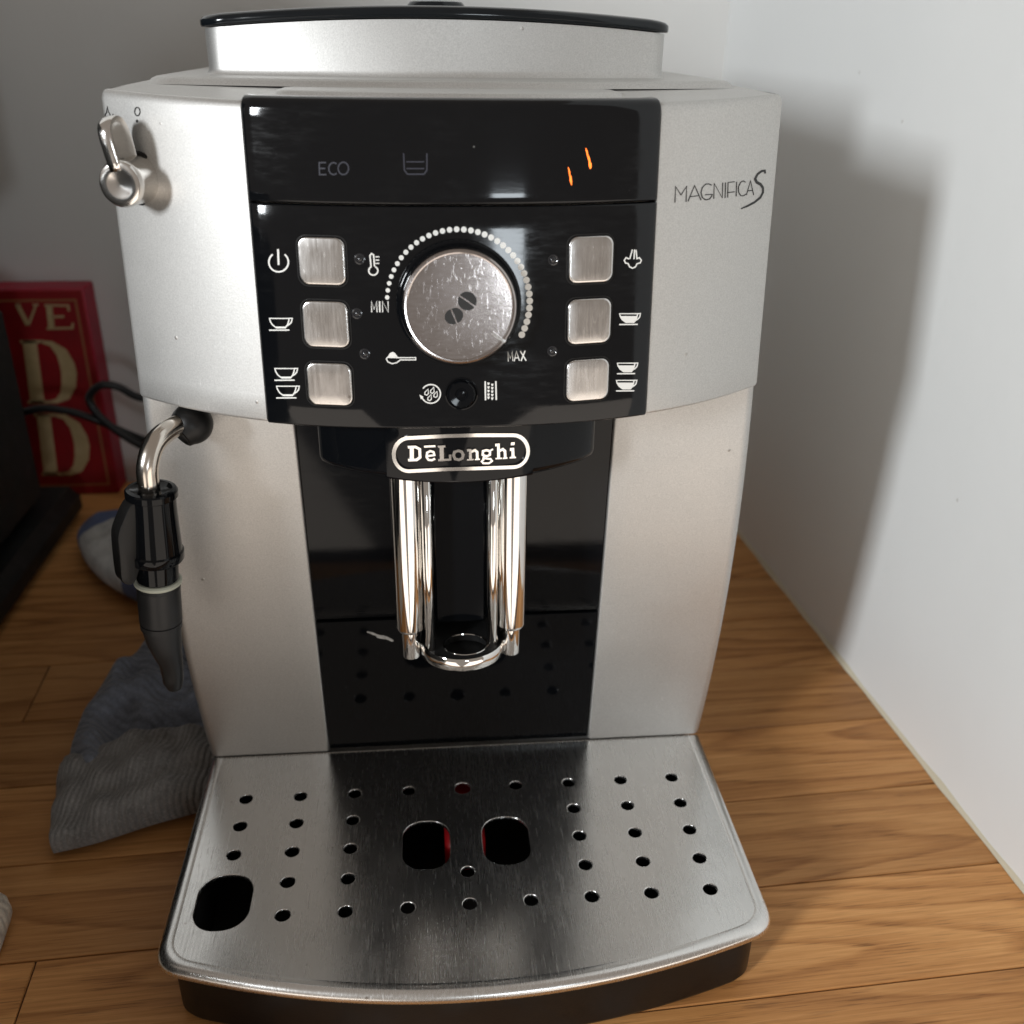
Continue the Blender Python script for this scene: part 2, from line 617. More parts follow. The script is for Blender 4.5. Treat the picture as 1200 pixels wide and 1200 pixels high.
# outlines of the printed symbols, lettering and painted display glints, in millimetres on the surface that carries them
PRINT = {
 'power_icon': [('s',0.51,0,[(-56.48,246.23),(-56.14,245.92),(-55.85,245.56),(-55.63,245.16),(-55.49,244.72),(-55.42,244.25),(-55.43,243.77),(-55.51,243.29),(-55.68,242.82),(-55.91,242.37),(-56.21,241.95),(-56.57,241.57),(-56.98,241.24),(-57.44,240.97),(-57.92,240.77),(-58.42,240.63),(-58.93,240.57),(-59.43,240.58),(-59.92,240.66),(-60.37,240.82),(-60.79,241.05),(-61.16,241.34),(-61.46,241.69),(-61.7,242.08),(-61.86,242.52),(-61.95,242.98),(-61.96,243.45),(-61.89,243.94),(-61.75,244.42),(-61.53,244.87),(-61.24,245.31),(-60.89,245.7),(-60.49,246.04)]),('s',0.62,0,[(-58.55,247.83),(-58.75,242.79)])],
 'one_cup_icon': [('s',0.42,1,[(-63.3,225.04),(-63.07,224.01),(-62.4,222.91),(-61.18,222.05),(-58.15,222.24),(-57.33,223.23),(-56.8,224.51),(-56.62,225.45)]),('s',0.42,0,[(-56.62,225.45),(-55.5,225.57),(-55.91,224.24),(-56.67,223.47),(-57.45,223.01)]),('s',0.42,0,[(-63.75,221.08),(-56.81,221.58)]),('f',0,1,[(-61.69,222.43),(-61.08,221.95),(-58.27,222.13),(-57.69,222.68)])],
 'two_cups_icon': [('s',0.43,1,[(-62.86,208.1),(-62.62,207.03),(-61.95,205.9),(-60.7,205.01),(-57.63,205.23),(-56.79,206.26),(-56.25,207.59),(-56.07,208.57)]),('s',0.43,0,[(-56.07,208.57),(-54.93,208.7),(-55.35,207.33),(-56.12,206.52),(-56.91,206.04)]),('s',0.43,0,[(-63.31,203.99),(-56.26,204.57)]),('f',0,1,[(-61.22,205.41),(-60.6,204.91),(-57.74,205.12),(-57.16,205.7)]),('s',0.43,1,[(-62.76,201.97),(-62.52,200.89),(-61.84,199.74),(-60.59,198.85),(-57.49,199.08),(-56.65,200.13),(-56.11,201.47),(-55.93,202.47)]),('s',0.43,0,[(-55.93,202.47),(-54.78,202.6),(-55.2,201.21),(-55.97,200.39),(-56.77,199.9)]),('s',0.43,0,[(-63.21,197.81),(-56.12,198.41)]),('f',0,1,[(-61.11,199.25),(-60.48,198.75),(-57.61,198.96),(-57.02,199.55)])],
 'one_cup_icon_2': [('s',0.43,1,[(55.24,225.87),(55.6,224.86),(56.39,223.72),(57.71,222.72),(60.72,222.47),(61.44,223.3),(61.81,224.45),(61.87,225.33)]),('s',0.43,0,[(61.87,225.33),(63.01,225.28),(62.75,224.07),(62.08,223.44),(61.34,223.11)]),('s',0.43,0,[(55.29,222.17),(62.17,221.64)]),('f',0,1,[(55.48,225.06),(56.39,223.72),(57.71,222.72),(60.72,222.47),(61.44,223.3),(61.75,224.55)])],
 'two_cups_icon_2': [('s',0.44,1,[(55.16,208.76),(55.51,207.73),(56.3,206.56),(57.62,205.54),(60.61,205.23),(61.32,206.06),(61.7,207.22),(61.76,208.11)]),('s',0.44,0,[(61.76,208.11),(62.89,208.04),(62.63,206.82),(61.96,206.19),(61.23,205.87)]),('s',0.44,0,[(55.21,205.02),(62.05,204.37)]),('f',0,1,[(55.4,207.94),(56.3,206.56),(57.62,205.54),(60.61,205.23),(61.32,206.06),(61.64,207.32)]),('s',0.44,1,[(55.06,202.67),(55.42,201.63),(56.21,200.44),(57.53,199.39),(60.55,199.07),(61.27,199.9),(61.64,201.07),(61.7,201.98)]),('s',0.44,0,[(61.7,201.98),(62.84,201.9),(62.58,200.66),(61.91,200.03),(61.17,199.71)]),('s',0.44,0,[(55.11,198.88),(62.0,198.19)]),('f',0,1,[(55.31,201.84),(56.21,200.44),(57.53,199.39),(60.55,199.07),(61.27,199.9),(61.58,201.18)])],
 'steam_icon': [('s',0.42,0,[(57.9,243.99),(56.8,244.47),(56.16,243.69),(56.66,242.73),(57.63,242.47),(58.19,241.4),(59.3,240.86),(60.32,241.21),(60.9,242.26),(62.04,242.44),(62.4,243.3),(61.61,244.18),(60.53,243.88)]),('s',0.42,0,[(58.95,247.01),(58.13,243.98)]),('s',0.42,0,[(59.75,246.96),(59.68,243.78)]),('s',0.42,0,[(60.27,246.83),(60.76,243.82)])],
 'thermometer_icon': [('s',0.46,0,[(-28.44,242.96),(-28.62,246.68),(-28.04,247.28),(-27.45,246.79),(-27.31,243.17)]),('s',0.46,0,[(-27.1,243.09),(-26.77,242.89),(-26.52,242.61),(-26.36,242.28),(-26.3,241.91),(-26.35,241.53),(-26.5,241.18),(-26.75,240.87),(-27.07,240.63),(-27.45,240.48),(-27.84,240.42),(-28.24,240.47),(-28.6,240.61),(-28.9,240.85),(-29.12,241.15),(-29.24,241.5),(-29.26,241.88),(-29.16,242.25),(-28.97,242.59),(-28.69,242.87),(-28.35,243.08)]),('s',0.36,0,[(-26.87,246.25),(-25.65,246.26)]),('s',0.36,0,[(-26.91,245.21),(-25.69,245.22)]),('s',0.36,0,[(-26.96,244.17),(-25.74,244.18)])],
 'min_lettering': [('s',0.36,0,[(-28.91,228.39),(-28.85,231.97),(-28.09,229.32),(-27.09,231.99),(-27.15,228.41)]),('s',0.47,0,[(-26.17,232.0),(-26.22,228.42)]),('s',0.36,0,[(-25.29,228.42),(-25.24,232.01),(-23.42,228.43),(-23.38,232.02)])],
 'max_lettering': [('s',0.32,0,[(16.53,211.45),(16.39,214.78),(17.18,212.45),(17.92,214.93),(18.11,211.59)]),('s',0.37,0,[(18.58,211.49),(19.31,214.89),(20.35,211.62)]),('s',0.37,0,[(18.95,212.59),(19.97,212.65)]),('s',0.41,0,[(20.61,214.94),(22.69,211.55)]),('s',0.42,0,[(22.29,214.99),(20.91,211.51)])],
 'spoon_icon': [('s',0.37,1,[(-24.71,212.83),(-24.29,211.87),(-22.86,211.23),(-21.2,211.6),(-20.08,212.52),(-14.89,212.5),(-14.86,213.28),(-20.05,213.25),(-24.32,213.38)]),('f',0,1,[(-24.31,213.52),(-23.44,214.8),(-22.52,215.26),(-21.72,214.81),(-20.86,213.53)])],
 'rinse_icon': [('s',0.43,0,[(-12.71,202.66),(-12.4,203.02),(-12.05,203.33),(-11.65,203.59),(-11.22,203.79),(-10.76,203.93),(-10.29,204.0),(-9.82,204.0),(-9.35,203.93),(-8.9,203.8),(-8.47,203.6),(-8.08,203.34),(-7.72,203.03),(-7.42,202.67),(-7.18,202.27),(-6.99,201.83),(-6.87,201.38),(-6.82,200.91),(-6.84,200.43),(-6.92,199.97),(-7.08,199.52),(-7.3,199.1),(-7.57,198.71),(-7.9,198.36),(-8.28,198.07),(-8.69,197.83),(-9.14,197.65),(-9.6,197.54),(-10.08,197.5),(-10.55,197.53),(-11.02,197.62),(-11.46,197.79),(-11.88,198.01),(-12.26,198.29),(-12.59,198.63),(-12.87,199.01),(-13.09,199.42)]),('f',0,1,[(-13.98,200.57),(-12.61,199.76),(-13.49,198.9)]),('s',0.31,1,[(-10.98,202.44),(-10.9,200.85),(-11.5,200.31),(-12.16,200.63),(-12.1,201.34)]),('s',0.31,1,[(-9.02,203.05),(-8.94,201.46),(-9.54,200.92),(-10.19,201.24),(-10.14,201.95)]),('s',0.31,1,[(-7.93,201.61),(-7.85,200.02),(-8.45,199.47),(-9.1,199.8),(-9.05,200.51)]),('s',0.31,1,[(-10.02,200.53),(-9.94,198.93),(-10.54,198.38),(-11.2,198.71),(-11.14,199.43)])],
 'descale_icon': [('s',0.51,0,[(8.59,204.8),(8.66,198.19)]),('s',0.51,0,[(12.24,204.79),(12.38,198.18)]),('f',0,1,[(9.25,204.35),(10.19,204.33),(9.88,203.5),(9.48,203.51)]),('f',0,1,[(9.25,203.04),(10.19,203.02),(9.87,202.19),(9.48,202.2)]),('f',0,1,[(9.24,201.81),(10.18,201.79),(9.86,200.96),(9.47,200.97)]),('f',0,1,[(9.23,200.53),(10.17,200.51),(9.86,199.68),(9.46,199.69)]),('f',0,1,[(9.22,199.46),(10.17,199.43),(9.85,198.6),(9.46,198.61)]),('f',0,1,[(10.55,203.92),(11.49,203.9),(11.17,203.07),(10.78,203.08)]),('f',0,1,[(10.54,202.73),(11.48,202.71),(11.17,201.88),(10.77,201.89)]),('f',0,1,[(10.53,201.54),(11.48,201.52),(11.16,200.69),(10.77,200.7)]),('f',0,1,[(10.53,200.34),(11.47,200.32),(11.16,199.49),(10.76,199.5)]),('f',0,1,[(10.52,199.15),(11.47,199.12),(11.15,198.29),(10.76,198.3)])],
 'eco_lettering': [('s',0.44,0,[(-41.12,274.87),(-43.27,274.83),(-43.38,271.26),(-41.22,271.3)]),('s',0.44,0,[(-43.26,273.11),(-41.49,273.14)]),('s',0.44,0,[(-37.78,274.51),(-38.13,274.77),(-38.53,274.9),(-38.96,274.89),(-39.38,274.73),(-39.75,274.45),(-40.05,274.07),(-40.26,273.61),(-40.35,273.11),(-40.32,272.61),(-40.17,272.15),(-39.92,271.77),(-39.57,271.5),(-39.17,271.36),(-38.74,271.37),(-38.32,271.51),(-37.94,271.78)]),('s',0.44,1,[(-35.64,275.08),(-35.23,275.03),(-34.86,274.87),(-34.55,274.6),(-34.3,274.25),(-34.15,273.84),(-34.1,273.39),(-34.15,272.93),(-34.3,272.49),(-34.54,272.09),(-34.85,271.77),(-35.22,271.54),(-35.63,271.42),(-36.04,271.41),(-36.43,271.52),(-36.78,271.73),(-37.06,272.04),(-37.26,272.42),(-37.37,272.86),(-37.37,273.32),(-37.27,273.77),(-37.08,274.19),(-36.8,274.55),(-36.45,274.83),(-36.06,275.01)])],
 'water_tank_icon': [('s',0.44,0,[(-16.67,277.92),(-16.59,272.9),(-15.62,271.71),(-10.45,271.73),(-9.48,272.93),(-9.34,277.96)]),('s',0.38,0,[(-15.88,275.39),(-10.23,275.42)]),('s',0.38,0,[(-15.95,273.38),(-10.28,273.4)])],
 'painted_glint': [('v',[0.19,0.51,0.39,0.64,0.52,0.97,0.45],0,[(41.59,279.32),(41.95,278.36),(42.18,277.39),(42.68,276.3),(42.91,275.39),(43.21,274.3),(43.31,273.14)])],
 'painted_glint_2': [('v',[0.13,0.45,0.32,0.58,0.71,0.19],0,[(35.91,273.68),(36.27,272.53),(36.42,271.55),(36.78,270.58),(36.87,269.6),(37.17,268.19)])],
 'model_lettering': [('s',0.33,0,[(74.34,261.34),(74.23,266.49),(76.48,263.62),(78.52,266.32),(78.64,261.28)]),('s',0.33,0,[(79.39,261.37),(81.61,266.41),(84.58,261.43)]),('s',0.29,0,[(80.12,262.84),(83.76,262.95)]),('s',0.33,0,[(88.55,266.03),(87.37,266.53),(86.06,266.55),(84.76,265.52),(84.38,263.88),(85.03,262.23),(86.49,261.35),(88.06,261.52),(88.95,262.5),(88.99,262.99),(86.18,263.06)]),('s',0.3,0,[(89.84,261.45),(89.57,266.52),(93.46,261.44),(93.16,266.54)]),('s',0.3,0,[(94.66,261.34),(94.35,266.52)]),('s',0.3,0,[(95.77,261.38),(95.46,266.43),(98.26,266.43)]),('s',0.3,0,[(95.42,263.05),(98.61,263.06)]),('s',0.3,0,[(99.53,261.48),(99.22,266.35)]),('s',0.3,0,[(103.32,265.86),(102.19,266.39),(101.06,266.06),(100.25,264.63),(100.44,262.83),(101.55,261.51),(102.84,261.31),(103.87,261.79)]),('s',0.3,0,[(104.2,261.47),(105.57,266.17),(107.66,261.13)]),('s',0.3,0,[(104.45,262.82),(107.06,262.78)]),('v',[0.62,0.77,0.77,0.84,0.92,0.92,0.92,0.85,0.85,0.85,0.77,0.69,0.38],0,[(112.44,268.0),(112.11,268.97),(110.54,268.97),(108.68,268.05),(107.73,266.62),(108.59,265.39),(110.57,264.47),(111.88,263.17),(112.19,261.6),(111.02,259.89),(108.37,258.57),(105.23,257.66),(102.22,257.03)])],
 'off_mark': [('s',0.36,1,[(-103.76,289.12),(-103.46,289.08),(-103.21,288.92),(-103.03,288.67),(-102.92,288.34),(-102.91,287.97),(-103.0,287.58),(-103.17,287.21),(-103.41,286.9),(-103.7,286.67),(-104.01,286.55),(-104.32,286.54),(-104.6,286.65),(-104.82,286.86),(-104.96,287.16),(-105.01,287.52),(-104.97,287.91),(-104.83,288.29),(-104.62,288.63),(-104.34,288.9),(-104.03,289.07)]),('f',0,1,[(-104.45,285.37),(-104.22,285.3),(-104.1,285.09),(-104.12,284.81),(-104.28,284.55),(-104.52,284.41),(-104.76,284.43),(-104.93,284.61),(-104.95,284.88),(-104.83,285.15),(-104.6,285.33)])],
 'steam_mark': [('s',0.32,0,[(-116.22,287.16),(-117.35,286.01),(-117.06,284.66),(-116.02,284.53),(-115.1,285.27),(-115.18,286.34),(-115.69,287.19),(-115.88,288.73),(-116.49,287.14)]),('s',0.32,0,[(-115.59,284.76),(-113.72,286.53)])],
 'logo_frame': [('s',1.36,1,[(-18.74,169.72),(-19.94,169.76),(-21.07,170.11),(-22.08,170.77),(-22.9,171.71),(-23.51,172.86),(-23.85,174.19),(-23.93,175.62),(-23.74,177.07),(-23.28,178.49),(-22.59,179.78),(-21.69,180.89),(-20.65,181.76),(-19.49,182.34),(-18.3,182.61),(-5.44,183.96),(5.66,184.05),(19.08,182.74),(20.3,182.41),(21.47,181.78),(22.53,180.88),(23.43,179.75),(24.11,178.45),(24.55,177.06),(24.72,175.63),(24.61,174.26),(24.22,172.99),(23.57,171.91),(22.69,171.07),(21.64,170.49),(20.47,170.22),(19.23,170.25),(5.61,171.24),(-5.67,171.17)])],
 'logo_letter_0': [('s',1.01,0,[(-18.75,179.03),(-15.96,179.33),(-14.54,178.59),(-14.52,175.45),(-15.78,174.38),(-18.82,174.0)]),('s',1.45,0,[(-17.35,179.34),(-17.47,174.0)])],
 'logo_letter_1': [('s',0.84,0,[(-12.04,176.08),(-9.36,176.56),(-9.67,177.76),(-10.77,178.08),(-11.9,177.42),(-12.16,175.71),(-11.52,174.65),(-10.3,174.59),(-9.17,175.24)]),('s',0.78,0,[(-12.95,179.65),(-8.95,180.07)])],
 'logo_letter_2': [('s',0.78,0,[(-8.06,179.85),(-5.4,180.02)]),('s',1.45,0,[(-6.79,180.0),(-6.72,174.82)]),('s',0.9,0,[(-8.06,174.66),(-3.81,174.96),(-3.78,176.9)])],
 'logo_letter_3': [('s',1.01,1,[(-0.81,178.32),(-2.21,177.86),(-2.56,176.53),(-2.02,175.19),(-0.68,174.81),(0.56,175.38),(0.91,176.7),(0.36,177.93)])],
 'logo_letter_4': [('s',1.01,0,[(2.27,178.35),(3.39,178.42),(3.48,174.91)]),('s',0.56,0,[(2.24,174.72),(4.6,174.73)]),('s',0.95,0,[(3.61,177.69),(5.07,178.33),(5.86,177.56),(5.96,174.77)]),('s',0.56,0,[(5.06,174.7),(6.87,174.71)])],
 'logo_letter_5': [('s',0.84,1,[(9.25,178.04),(8.01,177.78),(7.89,176.33),(9.25,175.62),(10.51,176.11),(10.5,177.57)]),('s',0.67,0,[(10.5,177.69),(11.64,178.19)]),('s',0.73,0,[(8.34,175.69),(8.12,174.98),(10.74,174.51),(11.31,173.6),(10.17,172.85),(8.11,173.03),(7.55,173.8),(8.34,174.59)])],
 'logo_letter_6': [('s',1.07,0,[(12.44,179.68),(13.58,179.68),(13.72,174.56)]),('s',0.56,0,[(12.57,174.45),(14.88,174.3)]),('s',0.96,0,[(13.82,177.23),(15.2,177.8),(16.01,176.97),(16.15,174.39)]),('s',0.57,0,[(15.22,174.26),(16.97,174.16)])],
 'logo_letter_7': [('s',1.13,0,[(17.86,177.34),(18.91,177.31),(19.07,174.23)]),('s',0.62,0,[(17.78,174.17),(20.13,173.95)]),('s',1.13,0,[(18.19,179.48),(19.59,179.4)])],
 'letter_v': [('s',1.8,0,[(-317.99,124.49),(-314.52,124.46)]),('v',[3.35,3.12],0,[(-316.62,124.48),(-312.0,108.69)]),('v',[1.82,1.29],0,[(-311.62,108.69),(-303.11,124.34)]),('s',1.29,0,[(-305.59,124.36),(-301.37,124.32)])],
 'letter_e': [('v',[4.39,4.44],0,[(-293.78,123.59),(-295.07,106.49)]),('s',1.55,0,[(-296.97,123.88),(-279.81,123.44),(-280.05,119.26)]),('s',1.56,0,[(-294.13,114.95),(-284.31,115.1)]),('s',1.57,0,[(-298.71,105.87),(-279.87,106.04),(-278.67,110.01)])],
 'letter_d': [('v',[10.21,10.35,10.5],0,[(-313.32,96.72),(-315.07,72.26),(-316.92,46.4)]),('s',2.36,0,[(-320.3,96.01),(-303.92,95.78)]),('s',2.42,0,[(-323.98,47.25),(-307.15,46.92)]),('v',[1.84,3.94,8.71,11.15,11.46,10.72,7.54,3.5,1.89],0,[(-305.18,95.8),(-297.7,94.08),(-291.15,86.95),(-288.77,77.34),(-288.64,70.43),(-290.49,60.71),(-295.17,51.65),(-301.92,47.53),(-308.45,46.95)])],
 'letter_d_2': [('v',[10.35,10.5,10.65],0,[(-314.33,37.07),(-316.11,11.44),(-318.01,-15.66)]),('s',2.39,0,[(-321.4,36.38),(-304.8,36.03)]),('s',2.45,0,[(-325.16,-14.72),(-308.1,-15.19)]),('v',[1.86,3.99,8.83,11.3,11.62,10.87,7.64,3.55,1.91],0,[(-306.08,36.06),(-298.5,34.2),(-291.86,26.68),(-289.45,16.59),(-289.33,9.35),(-291.21,-0.83),(-295.95,-10.31),(-302.8,-14.59),(-309.42,-15.15)])],
}

# ------------------------------------------------------------------ the setting
DIR = R(2.8)                                   # run of the worktop boards


def structure(o):
    o['kind'] = 'structure'
    return o


wt = obj('worktop', *box(-.75, .30, -.205, .47, -.045, -.0012, .002), 'groove')
structure(wt)
PW = .055


def plank_mesh(length, w):
    g = .00032
    V, Fs = box(g, length - g, g, w - g, -.014, 0, .00045)
    return V, Fs


cs, sn = math.cos(DIR), math.sin(DIR)
# rows are counted from the seam that runs at y = -0.0637 where x = 0.19
y_ref = -.0637 - .19 * math.tan(DIR)
rowjoints = {-1: [-.176, .62], 0: [-.44, .46], 1: [-.30, .52], 2: [-.41, .33], 3: [-.24, .40], 4: [-.46, .35], 5: [-.33, .45], 6: [-.4, .5],
             7: [-.2, .4], 8: [-.38, .5], -2: [-.05, .5], -3: [-.3, .2], -4: [-.1, .6], -5: [-.35, .5]}
for k in range(-2, 9):
    js = [-.80] + rowjoints.get(k, [-.3, .4]) + [.85]
    for a, b in zip(js[:-1], js[1:]):
        if a > .27:
            continue
        b = min(b, .30)
        b = b if b - a > .02 else a + .02
        V, Fs = plank_mesh(b - a, PW)
        o = obj('plank', V, Fs, 'oak', wt)
        y0 = y_ref + k * PW / cs
        o.location = (a * cs, y0 + a * sn, 0)
        o.rotation_euler = (0, 0, DIR)

WX = lambda y: .2277 + (.2727 - y) * .0685      # face of the right wall
BY = .412
V = []
for z in (-.05, 1.1):
    V += [Vector((WX(-.26), -.26, z)), Vector((WX(BY + .05), BY + .05, z)), Vector((WX(BY + .05) + .1, BY + .05, z)), Vector((WX(-.26) + .1, -.26, z))]
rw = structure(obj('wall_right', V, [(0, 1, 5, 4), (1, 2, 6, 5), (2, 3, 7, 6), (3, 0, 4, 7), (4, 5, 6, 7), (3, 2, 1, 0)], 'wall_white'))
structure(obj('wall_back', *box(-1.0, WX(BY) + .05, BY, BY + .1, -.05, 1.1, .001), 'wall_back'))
rows = []
for i in range(30):
    y = -.2 + i * (BY + .2) / 29
    wob = .0006 * math.sin(i * 2.3) + .0004 * math.sin(i * 5.1)
    x = WX(y)
    rows.append([Vector(p) for p in ((x - .0016 - wob * .6, y, .0002), (x - .0010 - wob * .4, y, .0006), (x - .0005, y, .0012 + wob * .6), (x - .0002, y, .0024 + wob), (x + .002, y, .0024), (x + .002, y, .0002))])
obj('sealant_bead', *grid(rows, True, True, True), 'sealant', rw)

# ------------------------------------------------------------------ the coffee machine
cm = thing('coffee_machine', 'silver and black espresso machine with dial, buttons and perforated steel drip tray', 'coffee machine')
W = .119
ZT, ZB = .2944, .1886


def bow(x):
    return -.0391 * (1 - min(1, abs(x) / W) ** 2.6)


def yl(z):
    return -.0113 + (z - ZT) * (.0103 / .1058)


def yf(x, z):
    return yl(z) + bow(x)


def nrm(x, z):
    e = 1e-4
    return Vector(((yf(x + e, z) - yf(x - e, z)) / (2 * e), -1, (yf(x, z + e) - yf(x, z - e)) / (2 * e))).normalized()


def S(x, z, off=0):
    return Vector((x, yf(x, z), z)) + nrm(x, z) * off


PO = .0007                                    # the black fascia stands proud by this much


def ztop(x):
    return .2942 - .0024 * (1 - (abs(x) / W) ** 2)


def mp(name, vf, mat, angle=40):
    return obj(name, vf[0], vf[1], mat, cm, angle, (0, 0, Z0))


# --- housing behind the front: sides, back, underside
mp('housing', box(-.1165, .1165, .004, .292, -.0335, .2900, .004), 'silver')

# --- two upper silver shells, left and right of the fascia
for s in (-1, 1):
    plan = []                                 # (x, dy, nx, ny) along the shell, from the fascia to the rear
    xs = [.0676 + (W - .0022 - .0676) * i / 26 for i in range(27)]
    for x in xs:
        n = nrm(x, .25)
        plan.append((x, bow(x), n.x, n.y))
    x0, y0 = xs[-1], bow(xs[-1])
    n0 = math.atan2(-plan[-1][3], plan[-1][2])
    rr = .0045
    cx, cy = x0 - rr * plan[-1][2], y0 - rr * plan[-1][3]
    a0 = math.atan2(plan[-1][3], plan[-1][2])
    for i in range(1, 9):
        a = a0 + (0 - a0) * i / 8
        plan.append((cx + rr * math.cos(a), cy + rr * math.sin(a), math.cos(a), math.sin(a)))
    for yy in (.02, .06, .12):
        plan.append((cx + rr, yy, 1, 0))
    rows = []
    lev = [(0, .0045), (.0, .0010), (.0004, .0003), (.0012, 0)] + [(None, i / 12) for i in range(1, 12)] + [(-.0030, 0), (-.0014, .0004), (-.0004, .0012), (0, .0026)]
    for a, b in lev:
        row = []
        for x, dy, nx, ny in plan:
            zt = ztop(x)
            if a is None:
                z, ins = ZB + .0012 + (zt - .0030 - ZB - .0012) * b, 0
            elif a <= 0 and (a, b) not in lev[:2]:
                z, ins = zt + a, b
            else:
                z, ins = ZB + a, b
            row.append(Vector((s * (x - nx * ins), yl(z) + dy - ny * ins, z)))
        rows.append(row)
    # rolled edge next to the fascia
    inner = [[r[0] + Vector((-s * .0004, .0004, 0)), r[0] + Vector((-s * .0004, .006, 0))] for r in rows]
    rows = [[i[1], i[0]] + r for i, r in zip(inner, rows)]
    sh = mp('front_shell', grid(rows), 'silver', 50)
    if s == 1:
        MAG = sh
    else:
        KNB = sh
strokes('model_lettering', S, .00004, .00016).obj('model_lettering', 'print_black', MAG)
strokes('off_mark', S, .00004, .00014).obj('off_mark', 'print_black', KNB)
strokes('steam_mark', S, .00004, .00014).obj('steam_mark', 'print_black', KNB)

# --- top cover between the shells and the bean hopper
xs = [-.1165 + .233 * i / 48 for i in range(49)]
rows = []
for k in range(9):
    f_ = k / 8
    row = []
    for x in xs:
        zt = ztop(x)
        y_front = yl(zt) + bow(x) + .0022
        y = y_front + (.05 - y_front) * f_ if k < 8 else .05
        row.append(Vector((x, y, zt - .0001 + (.2946 - zt) * f_)))
    rows.append(row)
rows.append([Vector((x, .285, .2946)) for x in xs])
rows.append([Vector((x, .290, .2900)) for x in xs])
rows.insert(0, [p + Vector((0, .0003, -.004)) for p in rows[0]])
mp('top_cover', grid(rows), 'silver', 60)


# --- raised deck and hopper on top
def deck_loop(hx, y_front, sag, y_back, r, ins, z, cx=0.0):
    pts = []
    n = 24
    h = hx - ins
    pf, pb = y_front + ins, y_back - ins
    edge = lambda x: pf - sag * (1 - (x / h) ** 2)
    for i in range(n + 1):
        x = -h + r + (2 * h - 2 * r) * i / n
        pts.append((x, edge(x)))
    ye = edge(h - r)
    for i in range(1, 7):
        a = R(-90 + 90 * i / 6)
        pts.append((h - r + r * math.cos(a), ye + r + r * math.sin(a)))
    pts += [(h, pb - r)]
    for i in range(1, 7):
        a = R(90 * i / 6)
        pts.append((h - r + r * math.cos(a), pb - r + r * math.sin(a)))
    for i in range(7):
        a = R(90 + 90 * i / 6)
        pts.append((-h + r + r * math.cos(a), pb - r + r * math.sin(a)))
    pts.append((-h, ye + r))
    for i in range(1, 7):
        a = R(180 + 90 * i / 6)
        pts.append((-h + r + r * math.cos(a), ye + r + r * math.sin(a)))
    return [Vector((cx + x, y, z)) for x, y in pts[:-1]]


rows = [deck_loop(.1125, .026, .018, .288, .012, i_, z) for i_, z in ((-.0012, .2942), (0, .2950), (.0008, .2959), (.0022, .2966), (.0045, .2968))]
mp('raised_deck', grid(rows, True, False, True), 'silver', 60)
rows = [deck_loop(.060, -.0135, .012, .012, .006, i_, z) for i_, z in ((-.001, .2925), (0, .2938), (.0004, .2941), (.0010, .29425))]
mp('top_step', grid(rows, True, False, True), 'silver', 60)
HC = -.0025
def arch(rows, k0):
    # the top of the hopper rises towards its middle
    return [[p + Vector((0, 0, (.0042 * (1 - ((p.x - HC) / .0935) ** 2)) if k >= k0 else 0)) for p in r] for k, r in enumerate(rows)]


rows = arch([deck_loop(.0918, .050, .014, .245, .011, i_, z, HC) for i_, z in ((-.0012, .2966), (-.0003, .2978), (0, .2992), (0, .3128), (.002, .3130))], 3)
hp = mp('bean_hopper', grid(rows, True, False, True), 'silver', 60)
rows = arch([deck_loop(.0932, .0485, .014, .247, .012, i_, z, HC) for i_, z in ((.0025, .31315), (.0004, .3133), (0, .3140), (0, .3158), (.0010, .3169), (.0035, .3175), (.030, .3176), (.06, .3177))], 0)
ld = mp('hopper_lid', grid(rows, True, True, True), 'black_lid', 60)
mb = MB().add(lathe((HC, .105, .3212), (0, 0, 1), [(.0, -.001), (.0125, -.001), (.0125, .0022), (.0115, .0034), (.008, .0040), (.0, .0041)], 32))
mb.obj('lid_knob', 'black_lid', ld)

# --- black fascia in two pieces with a fine joint
XP = .0667
SPLIT = .2622


def fascia(name, z0, z1, top, mat):
    n = 44
    lev = [(z0, -.004, 0), (z0, PO - .0005, 0), (z0 + .0003, PO - .0001, 0), (z0 + .0007, PO, 0)]
    m = 10
    z1e = z1 - (.0042 if top else .0007)
    lev += [(z0 + .0007 + (z1e - z0 - .0007) * i / m, PO, 0) for i in range(1, m + 1)]
    if top:
        lev += [(z1 - .0025, PO - .0003, 0), (z1 - .0012, PO - .0012, 0), (z1 - .0003, PO - .0028, 0), (z1, PO - .0050, 0), (z1, -.010, 0)]
    else:
        lev += [(z1 - .0003, PO - .0001, 0), (z1, PO - .0005, 0), (z1, -.004, 0)]
    rows = []
    for z, off, _ in lev:
        row = []
        for i in range(n + 1):
            x = -XP + 2 * XP * i / n
            dz = (ztop(x) - ztop(XP)) if top and z > z1 - .006 else 0
            row.append(S(x, z + dz * 0, off))
        # rounded flanks
        a, b = row[0], row[-1]
        row = [a + Vector((-.0003, .004, 0)), a + Vector((-.0003, .0004, 0))] + row + [b + Vector((.0003, .0004, 0)), b + Vector((.0003, .004, 0))]
        rows.append(row)
    return mp(name, grid(rows), mat, 50)


cp = fascia('control_panel', ZB, SPLIT - .0003, False, 'black_gloss')
dp = fascia('display_panel', SPLIT + .0003, .2944, True, 'black_gloss')


def P(x, z, off=0):
    return S(x, z, PO + off)


